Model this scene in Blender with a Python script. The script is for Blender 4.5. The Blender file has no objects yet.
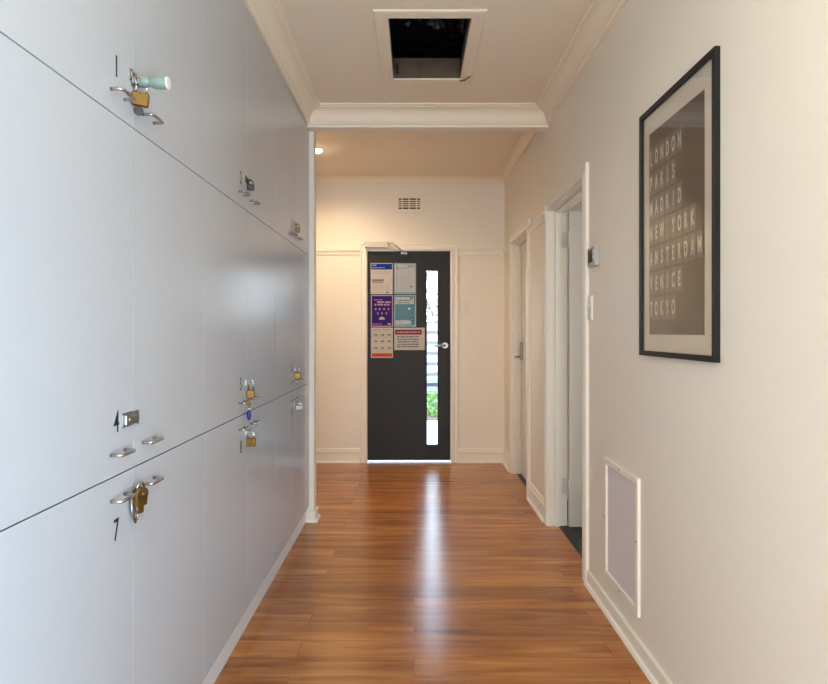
import bpy, bmesh, math, random
from mathutils import Vector, Matrix, Euler
random.seed(7)
C = bpy.context.scene
COL = C.collection
PI = math.pi

# ------------------------------------------------------------------ camera
cam_d = bpy.data.cameras.new('camera')
cam = bpy.data.objects.new('camera', cam_d); COL.objects.link(cam)
cam.location = (0, 0, 1.25); cam.rotation_euler = (PI/2, 0, 0)
cam_d.sensor_width = 36; cam_d.sensor_fit = 'HORIZONTAL'
cam_d.lens = 600/828*36
cam_d.shift_y = -10/828
cam_d.clip_start = 0.02
C.camera = cam

# ------------------------------------------------------------------ world (overcast daylight outside)
w = bpy.data.worlds.new('world'); C.world = w; w.use_nodes = True
nt = w.node_tree; nt.nodes.clear()
wo = nt.nodes.new('ShaderNodeOutputWorld'); bg = nt.nodes.new('ShaderNodeBackground')
tc = nt.nodes.new('ShaderNodeTexCoord'); sp = nt.nodes.new('ShaderNodeSeparateXYZ')
cr = nt.nodes.new('ShaderNodeValToRGB')
cr.color_ramp.elements[0].position = 0.0; cr.color_ramp.elements[0].color = (0.84, 0.93, 1.0, 1)
cr.color_ramp.elements[1].position = 0.6; cr.color_ramp.elements[1].color = (0.55, 0.76, 1.0, 1)
nt.links.new(tc.outputs['Generated'], sp.inputs[0]); nt.links.new(sp.outputs['Z'], cr.inputs[0])
nt.links.new(cr.outputs[0], bg.inputs[0]); nt.links.new(bg.outputs[0], wo.inputs[0])
bg.inputs[1].default_value = 14.0

# ------------------------------------------------------------------ lights
def area(name, loc, rot, sx, sy, power, color, spread=None):
    l = bpy.data.lights.new(name, 'AREA'); l.shape = 'RECTANGLE'; l.size = sx; l.size_y = sy
    l.energy = power; l.color = color
    if spread: l.spread = spread
    o = bpy.data.objects.new(name, l); o.location = loc; o.rotation_euler = rot; COL.objects.link(o); return o
# daylight through the window at the end of the hall behind the photographer (faces +Y)
area('window_daylight_end', (0.09, -2.52, 1.35), (PI/2, 0, 0), 1.48, 2.4, 70, (0.92, 0.95, 1.0))
# daylight through the window in the right wall behind the photographer (faces -X)
area('window_daylight_side', (0.90, -0.75, 0.65), (0, PI/2, 0), 0.85, 1.2, 108, (0.40, 0.71, 1.0))
# unseen fill light added to brighten the side room's open door (faces -X)
area('side_room_fill', (2.50, 3.0, 1.4), (0, PI/2, 0), 1.2, 1.1, 12, (0.9, 0.95, 1.0))
def spot(name, loc, power, color, size=150, blend=0.6, r=0.03):
    l = bpy.data.lights.new(name, 'SPOT'); l.energy = power; l.color = color
    l.spot_size = math.radians(size); l.spot_blend = blend; l.shadow_soft_size = r
    o = bpy.data.objects.new(name, l); o.location = loc; COL.objects.link(o); return o
spot('downlight_beam', (-0.785, 4.87, 2.69), 66, (1.0, 0.74, 0.46), 165, 0.7)
spot('downlight_beam_near', (0.09, 0.45, 2.67), 24, (1.0, 0.88, 0.74), 168, 0.5)

C.view_settings.view_transform = 'Standard'; C.view_settings.look = 'None'
C.view_settings.gamma = 1.0; C.view_settings.use_curve_mapping = False
C.view_settings.exposure = 0.06

# ------------------------------------------------------------------ materials
def srgb(r, g, b):
    f = lambda c: (c/255/12.92) if c/255 <= 0.04045 else ((c/255+0.055)/1.055)**2.4
    return (f(r), f(g), f(b), 1)
MATS = {}
def mat(name, col, rough=0.5, metal=0.0, noise=0.0, nscale=8.0, bump=0.0, bscale=60.0, coat=0.0, spec=0.5, emit=None, estr=0.0):
    m = bpy.data.materials.new(name); m.use_nodes = True; t = m.node_tree
    b = t.nodes['Principled BSDF']
    b.inputs['Base Color'].default_value = col; b.inputs['Roughness'].default_value = rough
    b.inputs['Metallic'].default_value = metal; b.inputs['Coat Weight'].default_value = coat
    b.inputs['Specular IOR Level'].default_value = spec
    if emit: b.inputs['Emission Color'].default_value = emit; b.inputs['Emission Strength'].default_value = estr
    tcn = t.nodes.new('ShaderNodeTexCoord')
    if noise:
        n = t.nodes.new('ShaderNodeTexNoise'); n.inputs['Scale'].default_value = nscale; n.inputs['Detail'].default_value = 4
        mx = t.nodes.new('ShaderNodeMixRGB'); mx.blend_type = 'MULTIPLY'; mx.inputs[0].default_value = noise
        mx.inputs[1].default_value = col
        t.links.new(tcn.outputs['Object'], n.inputs['Vector']); t.links.new(n.outputs['Color'], mx.inputs[2])
        bw = t.nodes.new('ShaderNodeRGBToBW'); t.links.new(n.outputs['Color'], bw.inputs[0]); t.links.new(bw.outputs[0], mx.inputs[2])
        t.links.new(mx.outputs[0], b.inputs['Base Color'])
    if bump:
        n2 = t.nodes.new('ShaderNodeTexNoise'); n2.inputs['Scale'].default_value = bscale; n2.inputs['Detail'].default_value = 3
        bp = t.nodes.new('ShaderNodeBump'); bp.inputs['Strength'].default_value = bump; bp.inputs['Distance'].default_value = 0.002
        t.links.new(tcn.outputs['Object'], n2.inputs['Vector']); t.links.new(n2.outputs['Fac'], bp.inputs['Height'])
        t.links.new(bp.outputs[0], b.inputs['Normal'])
    MATS[name] = m; return m
WALL = mat('wall_paint', srgb(236, 228, 215), 0.5, noise=0.04, nscale=2.0, bump=0.25, bscale=45)
CEIL = mat('ceiling_paint', srgb(238, 225, 205), 0.8, noise=0.04, nscale=2.0, bump=0.15, bscale=30)
TRIM = mat('trim_gloss_paint', srgb(238, 231, 219), 0.32, noise=0.03, nscale=5)
LOCK = mat('white_laminate', srgb(186, 189, 194), 0.24, noise=0.04, nscale=3, bump=0.04, bscale=90)
LOCKIN = mat('carcass_board', srgb(46, 46, 46), 0.8, noise=0.05)
PLIN = mat('plinth_grey', srgb(226, 226, 224), 0.4, noise=0.06, nscale=4)
CHROME = mat('brushed_chrome', (0.50, 0.50, 0.50, 1), 0.22, metal=1, noise=0.05, nscale=40)
STEEL = mat('dull_steel', (0.38, 0.38, 0.37, 1), 0.35, metal=1, noise=0.2, nscale=60)
DSTEEL = mat('dark_steel', (0.10, 0.10, 0.10, 1), 0.35, metal=1, noise=0.2, nscale=60)
BRASS = mat('brass', (0.20, 0.115, 0.03, 1), 0.4, metal=0.85, noise=0.2, nscale=70)
OLDBRASS = mat('old_brass', (0.15, 0.10, 0.03, 1), 0.4, metal=0.8, noise=0.2, nscale=70)
BLACKP = mat('black_plastic', srgb(24, 25, 24), 0.4, noise=0.1)
INK = mat('black_ink', srgb(18, 18, 20), 0.5, noise=0.05)
DOORB = mat('charcoal_door_paint', srgb(31, 28, 26), 0.48, noise=0.08, nscale=3, bump=0.08, bscale=60, spec=0.3)
DOORW = mat('white_door_paint', srgb(214, 208, 196), 0.4, noise=0.04)
FRAMEB = mat('black_frame', srgb(15, 16, 20), 0.45, noise=0.08, nscale=20, spec=0.35)
MATB = mat('mat_board', srgb(214, 203, 186), 0.8, noise=0.04)
PRINT = mat('print_brown', srgb(66, 57, 48), 0.6, noise=0.15, nscale=3)
TILE = mat('print_tile', srgb(112, 102, 91), 0.6, noise=0.15, nscale=30)
TILEL = mat('print_letter', srgb(205, 198, 186), 0.6, noise=0.1, nscale=30)
PANEL = mat('access_panel_board', srgb(222, 217, 221), 0.4, noise=0.04)
PWHITE = mat('white_plastic', srgb(228, 224, 214), 0.35, noise=0.03)
PGREY = mat('grey_plastic', srgb(178, 177, 172), 0.4, noise=0.05)
SCREEN = mat('lcd_screen', srgb(38, 42, 40), 0.2, noise=0.05)
DARK = mat('dark_slot', srgb(58, 44, 30), 0.8, noise=0.1)
BLUEP = mat('blue_plastic', srgb(20, 35, 130), 0.3, noise=0.05)
THRESH = mat('black_threshold', srgb(30, 29, 28), 0.5, noise=0.1)
CARPET = mat('charcoal_carpet', srgb(62, 60, 58), 0.95, noise=0.4, nscale=300, bump=0.6, bscale=400)
TIMBER = mat('dusty_timber', srgb(120, 102, 86), 0.8, noise=0.9, nscale=9, bump=0.3)
WIRE = mat('orange_brown_wire', srgb(130, 72, 38), 0.5, noise=0.1)
FOIL = mat('black_sarking', srgb(84, 90, 104), 0.12, metal=0.85, noise=0.6, nscale=14, bump=1.0, bscale=26)
SILVERP = mat('silver_paint', srgb(205, 198, 190), 0.4, metal=0.2, noise=0.05)
CONC = mat('pale_concrete', srgb(150, 152, 150), 0.85, noise=0.25, nscale=14, bump=0.3)
LEAF = mat('bright_leaf', srgb(84, 140, 30), 0.5, noise=0.4, nscale=12)
LEAFD = mat('tree_leaf', srgb(190, 200, 190), 0.6, noise=0.4, nscale=12)
SLATM = mat('weathered_slat', srgb(112, 130, 146), 0.6, noise=0.3, nscale=10)
SLATD = mat('fence_rail_dark', srgb(70, 84, 92), 0.7, noise=0.3, nscale=10)
SOIL = mat('soil', srgb(90, 74, 58), 0.95, noise=0.4)
PAPER = mat('paper', srgb(190, 184, 180), 0.5, noise=0.04, spec=0.12)
PAPERG = mat('paper_grey', srgb(150, 156, 160), 0.35, noise=0.08, nscale=20, spec=0.12)
PB = mat('poster_blue', srgb(10, 44, 130), 0.4, noise=0.05, spec=0.12)
PLB = mat('poster_light_blue', srgb(150, 185, 225), 0.4, noise=0.05, spec=0.12)
PP = mat('poster_purple', srgb(46, 16, 100), 0.4, noise=0.08, spec=0.12)
PPK = mat('poster_pink', srgb(186, 150, 182), 0.4, noise=0.05, spec=0.12)
PT = mat('poster_teal', srgb(14, 104, 110), 0.35, noise=0.06, spec=0.12)
PTL = mat('poster_pale_teal', srgb(128, 166, 164), 0.3, noise=0.06, spec=0.12)
PR = mat('poster_red', srgb(122, 12, 22), 0.4, noise=0.05, spec=0.12)
PO = mat('poster_orange', srgb(190, 66, 36), 0.4, noise=0.05, spec=0.12)
PG = mat('poster_grey_text', srgb(128, 122, 120), 0.5, noise=0.05, spec=0.12)
PN = mat('poster_navy', srgb(20, 50, 110), 0.4, noise=0.05, spec=0.12)
LAMP = mat('lamp_lens', (1, 1, 1, 1), 0.4, emit=(1.0, 0.86, 0.66, 1), estr=60)

def glass_mat(name, tint=(1, 1, 1, 1), rough=0.0, ior=1.5):
    m = bpy.data.materials.new(name); m.use_nodes = True; t = m.node_tree; t.nodes.clear()
    o = t.nodes.new('ShaderNodeOutputMaterial'); mx = t.nodes.new('ShaderNodeMixShader')
    tr = t.nodes.new('ShaderNodeBsdfTransparent'); gl = t.nodes.new('ShaderNodeBsdfGlossy'); fr = t.nodes.new('ShaderNodeFresnel')
    tr.inputs[0].default_value = tint; gl.inputs['Roughness'].default_value = rough; fr.inputs[0].default_value = 1.5
    ge = t.nodes.new('ShaderNodeNewGeometry'); mr = t.nodes.new('ShaderNodeMapRange'); mr.inputs['To Min'].default_value = ior; mr.inputs['To Max'].default_value = 1/ior
    t.links.new(ge.outputs['Backfacing'], mr.inputs[0]); t.links.new(mr.outputs[0], fr.inputs[0]); t.links.new(fr.outputs[0], mx.inputs[0]); t.links.new(tr.outputs[0], mx.inputs[1]); t.links.new(gl.outputs[0], mx.inputs[2])
    t.links.new(mx.outputs[0], o.inputs[0]); return m
GLASS = glass_mat('clear_glass', (0.95, 0.98, 1, 1), 0.0)
PICGLASS = glass_mat('picture_glass', (1, 1, 1, 1), 0.03)
SLEEVE = glass_mat('clear_sleeve', (0.93, 0.96, 0.98, 1), 0.3, 1.3)
def mint():
    m = mat('mint_plastic', srgb(142, 166, 160), 0.3, noise=0.1, nscale=40)
    b = m.node_tree.nodes['Principled BSDF']; b.inputs['Transmission Weight'].default_value = 0.35; return m
MINT = mint()

def floor_mat():
    m = bpy.data.materials.new('timber_laminate'); m.use_nodes = True; t = m.node_tree; N = t.nodes; L = t.links
    b = N['Principled BSDF']
    tcn = N.new('ShaderNodeTexCoord')
    br = N.new('ShaderNodeTexBrick'); br.offset = 0.37; br.offset_frequency = 2
    br.inputs['Scale'].default_value = 1; br.inputs['Brick Width'].default_value = 1.22; br.inputs['Row Height'].default_value = 0.128
    br.inputs['Mortar Size'].default_value = 0.0012; br.inputs['Mortar Smooth'].default_value = 0.3; br.inputs['Bias'].default_value = 0
    br.inputs['Color1'].default_value = (0.0, 0, 0, 1); br.inputs['Color2'].default_value = (1, 1, 1, 1); br.inputs['Mortar'].default_value = (0, 0, 0, 1)
    L.new(tcn.outputs['Object'], br.inputs['Vector'])
    # grain stretched along the plank (X), shifted per plank
    mp = N.new('ShaderNodeMapping'); mp.inputs['Scale'].default_value = (1.8, 20, 1)
    add = N.new('ShaderNodeVectorMath'); add.operation = 'ADD'
    sc = N.new('ShaderNodeVectorMath'); sc.operation = 'SCALE'; sc.inputs['Scale'].default_value = 13
    L.new(br.outputs['Color'], sc.inputs[0]); L.new(tcn.outputs['Object'], mp.inputs[0])
    L.new(mp.outputs[0], add.inputs[0]); L.new(sc.outputs[0], add.inputs[1])
    n1 = N.new('ShaderNodeTexNoise'); n1.inputs['Scale'].default_value = 1; n1.inputs['Detail'].default_value = 6; n1.inputs['Distortion'].default_value = 0.6
    L.new(add.outputs[0], n1.inputs['Vector'])
    r1 = N.new('ShaderNodeValToRGB'); e = r1.color_ramp.elements
    e[0].position = 0.28; e[0].color = srgb(138, 79, 34)
    e[1].position = 0.72; e[1].color = srgb(202, 138, 74)
    x = r1.color_ramp.elements.new(0.5); x.color = srgb(176, 110, 53)
    L.new(n1.outputs['Fac'], r1.inputs[0])
    # per-board tone
    bw = N.new('ShaderNodeRGBToBW'); L.new(br.outputs['Color'], bw.inputs[0])
    mr = N.new('ShaderNodeMapRange'); mr.inputs['To Min'].default_value = 0.80; mr.inputs['To Max'].default_value = 1.12
    L.new(bw.outputs[0], mr.inputs[0])
    mu = N.new('ShaderNodeVectorMath'); mu.operation = 'SCALE'
    L.new(r1.outputs[0], mu.inputs[0]); L.new(mr.outputs[0], mu.inputs['Scale'])
    # narrow dark knots / streaks
    mp2 = N.new('ShaderNodeMapping'); mp2.inputs['Scale'].default_value = (1.3, 12, 1); L.new(tcn.outputs['Object'], mp2.inputs[0])
    n2 = N.new('ShaderNodeTexNoise'); n2.inputs['Scale'].default_value = 2.4; n2.inputs['Detail'].default_value = 3; L.new(mp2.outputs[0], n2.inputs['Vector'])
    r2 = N.new('ShaderNodeValToRGB'); r2.color_ramp.elements[0].position = 0.27; r2.color_ramp.elements[0].color = (0.55, 0.48, 0.42, 1)
    r2.color_ramp.elements[1].position = 0.42; r2.color_ramp.elements[1].color = (1, 1, 1, 1); L.new(n2.outputs['Fac'], r2.inputs[0])
    m2 = N.new('ShaderNodeMixRGB'); m2.blend_type = 'MULTIPLY'; m2.inputs[0].default_value = 0.8
    L.new(mu.outputs[0], m2.inputs[1]); L.new(r2.outputs[0], m2.inputs[2])
    m3 = N.new('ShaderNodeMixRGB'); m3.inputs[2].default_value = srgb(86, 46, 22)
    fm = N.new('ShaderNodeMath'); fm.operation = 'MULTIPLY'; fm.inputs[1].default_value = 0.55
    L.new(br.outputs['Fac'], fm.inputs[0]); L.new(fm.outputs[0], m3.inputs[0]); L.new(m2.outputs[0], m3.inputs[1])
    L.new(m3.outputs[0], b.inputs['Base Color'])
    b.inputs['Roughness'].default_value = 0.22; b.inputs['Specular IOR Level'].default_value = 0.5
    n3 = N.new('ShaderNodeTexNoise'); n3.inputs['Scale'].default_value = 30; n3.inputs['Detail'].default_value = 5
    L.new(tcn.outputs['Object'], n3.inputs['Vector'])
    bp = N.new('ShaderNodeBump'); bp.inputs['Strength'].default_value = 0.2; bp.inputs['Distance'].default_value = 0.002
    L.new(n3.outputs['Fac'], bp.inputs['Height']); L.new(bp.outputs[0], b.inputs['Normal'])
    return m
FLOOR = floor_mat()

# ------------------------------------------------------------------ mesh builder
class MB:
    def __init__(s): s.bm = bmesh.new(); s.mi = 0
    def _v(s, pts): return [s.bm.verts.new(p) for p in pts]
    def face(s, pts):
        f = s.bm.faces.new(s._v(pts)); f.material_index = s.mi; return f
    def box(s, x0, x1, y0, y1, z0, z1, bev=0.0):
        m = bmesh.new(); bmesh.ops.create_cube(m, size=1)
        bmesh.ops.scale(m, vec=(x1-x0, y1-y0, z1-z0), verts=m.verts)
        bmesh.ops.translate(m, vec=((x0+x1)/2, (y0+y1)/2, (z0+z1)/2), verts=m.verts)
        if bev: bmesh.ops.bevel(m, geom=m.edges[:], offset=bev, segments=2, profile=0.5, affect='EDGES', clamp_overlap=True)
        s.merge(m); return s
    def merge(s, m):
        vm = {v: s.bm.verts.new(v.co) for v in m.verts}
        for f in m.faces:
            try: g = s.bm.faces.new([vm[v] for v in f.verts]); g.material_index = s.mi; g.smooth = f.smooth
            except ValueError: pass
        m.free()
    def tube(s, pts, r, n=10, closed=False):
        pts = [Vector(p) for p in pts]; rings = []; N = len(pts)
        if not isinstance(r, (list, tuple)): r = [r]*N
        t0 = None; nrm = None
        for i, p in enumerate(pts):
            if closed: t = (pts[(i+1) % N]-pts[i-1]).normalized()
            elif i == 0: t = (pts[1]-pts[0]).normalized()
            elif i == N-1: t = (pts[-1]-pts[-2]).normalized()
            else: t = ((pts[i+1]-p).normalized()+(p-pts[i-1]).normalized()).normalized()
            if nrm is None:
                a = Vector((0, 0, 1)) if abs(t.z) < 0.9 else Vector((1, 0, 0)); nrm = t.cross(a).normalized()
            else:
                nrm = (nrm - t*nrm.dot(t)).normalized()
            bn = t.cross(nrm)
            rings.append([s.bm.verts.new(p + (nrm*math.cos(2*PI*k/n)+bn*math.sin(2*PI*k/n))*r[i]) for k in range(n)])
        rng = range(N) if closed else range(N-1)
        for i in rng:
            a, b = rings[i], rings[(i+1) % N]
            for k in range(n):
                f = s.bm.faces.new((a[k], a[(k+1) % n], b[(k+1) % n], b[k])); f.smooth = True; f.material_index = s.mi
        if not closed:
            for q in (rings[0][::-1], rings[-1]): f = s.bm.faces.new(q); f.material_index = s.mi
        return s
    def sweep(s, path, prof, closed=False):
        """path: list of (point, A, B); vertex = point + u*A + v*B for (u, v) in the closed profile"""
        rings = [[s.bm.verts.new(Vector(p)+Vector(A)*u+Vector(B)*v) for u, v in prof] for p, A, B in path]
        n = len(prof)
        for i in range(len(rings)-1 + (1 if closed else 0)):
            a, b = rings[i], rings[(i+1) % len(rings)]
            for k in range(n):
                f = s.bm.faces.new((a[k], a[(k+1) % n], b[(k+1) % n], b[k])); f.material_index = s.mi
        if not closed:
            for q in (rings[0], rings[-1]):
                f = s.bm.faces.new(q[::-1]); f.material_index = s.mi
        return s
    def xform(s, M): s.bm.transform(M); return s
    def build(s, name, mats, parent=None, origin=(0, 0, 0)):
        bmesh.ops.recalc_face_normals(s.bm, faces=s.bm.faces[:])
        s.bm.transform(Matrix.Translation(-Vector(origin)))
        me = bpy.data.meshes.new(name); s.bm.to_mesh(me); s.bm.free()
        if not isinstance(mats, (list, tuple)): mats = [mats]
        for m in mats: me.materials.append(m)
        o = bpy.data.objects.new(name, me); COL.objects.link(o)
        if parent: o.parent = parent
        else: o.location = origin
        if parent and tuple(origin) != (0, 0, 0): pass
        return o
def tag(o, label, cat, group=None):
    o['label'] = label; o['category'] = cat
    if group: o['group'] = group
    return o
def thing(name, label, cat, loc=(0, 0, 0), rot=(0, 0, 0), group=None):
    o = bpy.data.objects.new(name, None); o.empty_display_size = 0.05; COL.objects.link(o)
    o.location = loc; o.rotation_euler = rot; return tag(o, label, cat, group)
def struct(o, label=None):
    o['kind'] = 'structure'
    if label: o['label'] = label
    return o
def sbox(name, m, *boxes, label=None):
    b = MB()
    for q in boxes: b.box(*q)
    return struct(b.build(name, m), label)
def text_mesh(txt, size, m, ext=0.0002, sx=1.0, off=0.0):
    """returns a bmesh of the text centred on origin in the XY plane"""
    cu = bpy.data.curves.new('lettering', 'FONT'); cu.body = txt; cu.size = size; cu.extrude = ext; cu.offset = off
    cu.align_x = 'CENTER'; cu.align_y = 'CENTER'
    o = bpy.data.objects.new('lettering', cu); COL.objects.link(o)
    bpy.context.view_layer.update()
    me = bpy.data.meshes.new_from_object(o.evaluated_get(bpy.context.evaluated_depsgraph_get()))
    b = bmesh.new(); b.from_mesh(me)
    bpy.data.objects.remove(o); bpy.data.curves.remove(cu); bpy.data.meshes.remove(me)
    xs = [v.co.x for v in b.verts]; ys = [v.co.y for v in b.verts]
    c = Vector(((min(xs)+max(xs))/2, (min(ys)+max(ys))/2, 0))
    bmesh.ops.translate(b, vec=-c, verts=b.verts)
    bmesh.ops.scale(b, vec=(sx, 1, 1), verts=b.verts)
    return b

# ------------------------------------------------------------------ dimensions
XR = 0.868; XL = -0.69; YB = 5.745; ZC = 2.689; ZF = 2.73; YK0 = 3.87; YK1 = 3.955
ZCB = 2.587                      # cornice lower edge
DN = (3.036, 3.866); DF = (4.54, 5.29); DH = 2.032   # openings in the right wall
DX = (-0.452, 0.354)             # front door opening

# ------------------------------------------------------------------ structure
sbox('floor', FLOOR, (-2.0, 0.93, -2.6, YB+0.03, -0.1, 0.0))
sbox('ceiling', CEIL,
     (-1.3, -0.118, -2.6, YK1, ZC, ZC+0.02), (0.263, 1.0, -2.6, YK1, ZC, ZC+0.02),
     (-0.118, 0.263, -2.6, 2.742, ZC, ZC+0.02), (-0.118, 0.263, 3.446, YK1, ZC, ZC+0.02),
     (-2.0, 1.0, YK1, YB+0.1, ZF, ZF+0.02))
T = 0.117
sbox('wall_right', WALL,
     (XR, XR+T, -0.20, DN[0], 0, 2.8), (XR, XR+T, DN[0], DN[1], DH, 2.8), (XR, XR+T, DN[1], DF[0], 0, 2.8),
     (XR, XR+T, DF[0], DF[1], DH, 2.8), (XR, XR+T, DF[1], YB+0.1, 0, 2.8),
     (XR, XR+T, -2.6, -1.4, 0, 2.8), (XR, XR+T, -1.4, -0.2, 0, 0.2), (XR, XR+T, -1.4, -0.2, 1.10, 2.8))
sbox('wall_back', WALL,
     (-2.0, DX[0], YB, YB+0.12, 0, 2.8), (DX[1], XR, YB, YB+0.12, 0, 2.8), (DX[0], DX[1], YB, YB+0.12, DH, 2.8))
sbox('wall_left', WALL,
     (-1.30, -1.20, 0.95, YK1, 0, 2.8), (-1.30, XL, -2.6, 0.973, 0, 2.8),
     (-1.20, XL, 0.973, YK1, ZCB+0.002, 2.8))
sbox('wall_partition', WALL, (-2.0, -0.66, 3.956, 4.05, 0, 2.8))
sbox('wall_alcove', WALL, (-2.0, -1.9, 4.05, YB, 0, 2.8))
sbox('wall_front', WALL, (-0.69, -0.66, -2.6, -2.5, 0, 2.8), (0.84, XR, -2.6, -2.5, 0, 2.8),
     (-0.69, XR, -2.6, -2.5, 0, 0.12), (-0.69, XR, -2.6, -2.5, 2.58, 2.8))
sbox('trim_beam', WALL, (XL+0.001, XR, YK0, YK1, 2.57, 2.8))
# unseen panels added outside the two window openings to block outside light
sbox('light_block_side', WALL, (1.0, 1.02, -1.5, -0.1, 0.3, 1.7))
sbox('light_block_end', WALL, (-0.7, 0.9, -2.66, -2.64, 0.1, 2.7))

# cornices
cp = [(0, 0), (0, -0.102), (0.013, -0.102), (0.015, -0.095), (0.022, -0.089), (0.024, -0.083)]
for k in range(0, 9):
    a = k/8*PI/2
    cp.append((0.024+0.062*(1-math.cos(a)), -0.083+0.064*math.sin(a)))
cp += [(0.088, -0.014), (0.094, -0.012), (0.102, -0.010), (0.102, 0)]
z = (0, 0, 1)
b = MB(); b.sweep([((XL, -2.5, ZC), (1, 0, 0), z), ((XL, YK0, ZC), (1, -1, 0), z), ((XR, YK0, ZC), (-1, -1, 0), z), ((XR, -2.5, ZC), (-1, 0, 0), z)], cp)
struct(b.build('trim_1', TRIM if False else CEIL), 'coved plaster cornice around the near ceiling')
cq = [(0, 0), (0, -0.062), (0.006, -0.062)] + [(0.006+0.052*(1-math.cos(k/6*PI/2)), -0.058+0.052*math.sin(k/6*PI/2)) for k in range(7)] + [(0.062, -0.006), (0.062, 0)]
b = MB(); b.sweep([((XR, YK1, ZF), (-1, 0, 0), z), ((XR, YB, ZF), (-1, -1, 0), z), ((-1.9, YB, ZF), (1, -1, 0), z), ((-1.9, 4.05, ZF), (1, 0, 0), z)], cq)
struct(b.build('trim_2', CEIL), 'small cove around the far ceiling')

# picture rail (lower edge 1.985)
rp = [(0, 1.985), (0.008, 1.985), (0.012, 1.995), (0.014, 2.012), (0.024, 2.020), (0.026, 2.032), (0.016, 2.040), (0, 2.044)]
def rail(name, path):
    b = MB(); b.sweep(path, rp); struct(b.build(name, TRIM), 'picture rail')
rail('trim_3', [((XR, DN[1]+0.06, 0), (-1, 0, 0), z), ((XR, DF[0]-0.06, 0), (-1, 0, 0), z)])
rail('trim_4', [((XR, DF[1]+0.06, 0.0), (-1, 0, 0), z), ((XR, YB, 0), (-1, -1, 0), z), ((DX[1]+0.065, YB, 0), (0, -1, 0), z)])
rail('trim_5', [((DX[0]-0.065, YB, 0), (0, -1, 0), z), ((-1.9, YB, 0), (0, -1, 0), z)])

# baseboards: tall moulded one in the old part, plain low one near
bt = [(0, 0), (0.028, 0), (0.028, 0.006), (0.024, 0.013), (0.017, 0.018), (0.012, 0.019), (0.012, 0.092), (0.018, 0.098), (0.017, 0.108), (0.010, 0.114), (0.012, 0.122), (0.008, 0.136), (0, 0.139)]
bn = [(0, 0), (0.026, 0), (0.025, 0.008), (0.020, 0.016), (0.013, 0.019), (0.012, 0.020), (0.012, 0.066), (0.008, 0.071), (0, 0.071)]
def base(name, prof, path):
    b = MB(); b.sweep(path, prof); struct(b.build(name, TRIM), 'white baseboard')
base('baseboard_right', bn, [((XR, -2.5, 0), (-1, 0, 0), z), ((XR, DN[0]-0.06, 0), (-1, 0, 0), z)])
base('baseboard_middle', bt, [((XR, DN[1]+0.06, 0), (-1, 0, 0), z), ((XR, DF[0]-0.06, 0), (-1, 0, 0), z)])
base('baseboard_corner', bt, [((XR, DF[1]+0.06, 0), (-1, 0, 0), z), ((XR, YB, 0), (-1, -1, 0), z), ((DX[1]+0.065, YB, 0), (0, -1, 0), z)])
base('baseboard_back', bt, [((DX[0]-0.065, YB, 0), (0, -1, 0), z), ((-1.9, YB, 0), (0, -1, 0), z)])
base('baseboard_partition', bn, [((XL-0.02, 3.956, 0), (0, -1, 0), z), ((-0.66, 3.956, 0), (1, -1, 0), z), ((-0.66, 4.05, 0), (1, 1, 0), z), ((-1.9, 4.05, 0), (0, 1, 0), z)])

# door casings (moulded architrave) : profile u outwards from the opening, v off the wall
def casing_prof(wd):
    return [(0, 0), (0, 0.016), (0.006, 0.019), (wd*0.45, 0.016), (wd*0.52, 0.012), (wd*0.72, 0.012), (wd*0.80, 0.018), (wd-0.003, 0.018), (wd, 0.014), (wd, 0)]
def casing_x(name, y0, y1, wd, label):    # on the right wall, faces -X
    B = (-1, 0, 0); b = MB()
    b.sweep([((XR, y0, 0), (0, -1, 0), B), ((XR, y0, DH), (0, -1, 1), B), ((XR, y1, DH), (0, 1, 1), B), ((XR, y1, 0), (0, 1, 0), B)], casing_prof(wd))
    # jamb lining with a door stop
    b.box(XR-0.001, XR+T, y0, y0+0.006, 0, DH); b.box(XR-0.001, XR+T, y1-0.006, y1, 0, DH); b.box(XR-0.001, XR+T, y0+0.006, y1-0.006, DH-0.006, DH)
    s0, s1 = (XR+0.042, XR+0.072)
    b.box(s0, s1, y0+0.006, y0+0.02, 0, DH-0.006); b.box(s0, s1, y1-0.02, y1-0.006, 0, DH-0.006); b.box(s0, s1, y0+0.02, y1-0.02, DH-0.02, DH-0.006)
    struct(b.build(name, TRIM), label)
casing_x('trim_6', DN[0], DN[1], 0.06, 'moulded casing of the near side doorway')
casing_x('trim_7', DF[0], DF[1], 0.06, 'moulded casing of the far side doorway')
b = MB(); B = (0, -1, 0)
b.sweep([((DX[0], YB, 0), (-1, 0, 0), B), ((DX[0], YB, DH), (-1, 0, 1), B), ((DX[1], YB, DH), (1, 0, 1), B), ((DX[1], YB, 0), (1, 0, 0), B)], casing_prof(0.065))
b.box(DX[0], DX[0]+0.004, YB-0.001, YB+0.12, 0, DH); b.box(DX[1]-0.004, DX[1], YB-0.001, YB+0.12, 0, DH); b.box(DX[0], DX[1], YB-0.001, YB+0.12, DH-0.004, DH)
struct(b.build('trim_8', TRIM), 'casing of the front door')
# thresholds
sbox('trim_9', THRESH, (0.93, XR+T+0.02, DN[0], DN[1], -0.05, 0.004), label='black threshold of the near doorway')
sbox('trim_10', THRESH, (0.905, 0.93, DF[0], DF[1], 0.0, 0.004), (0.93, XR+T, DF[0], DF[1], -0.05, 0.004), label='black threshold of the far doorway')
sbox('trim_11', PLIN, (-0.73, -0.711, 0.974, 3.955, 0.0, 0.104), label='white plinth under the lockers')

# side room behind the open doorway
sbox('floor_side_room', CARPET, (XR+T+0.02, 2.7, 2.2, 4.6, -0.05, 0.0))
sbox('wall_side_room', WALL, (2.6, 2.7, 2.2, 4.6, 0, 2.7), (XR+T, 2.6, 2.1, 2.2, 0, 2.7), (XR+T, 2.6, 4.5, 4.6, 0, 2.7))
sbox('ceiling_side_room', CEIL, (XR+T, 2.7, 2.1, 4.6, 2.68, 2.72))

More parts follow.
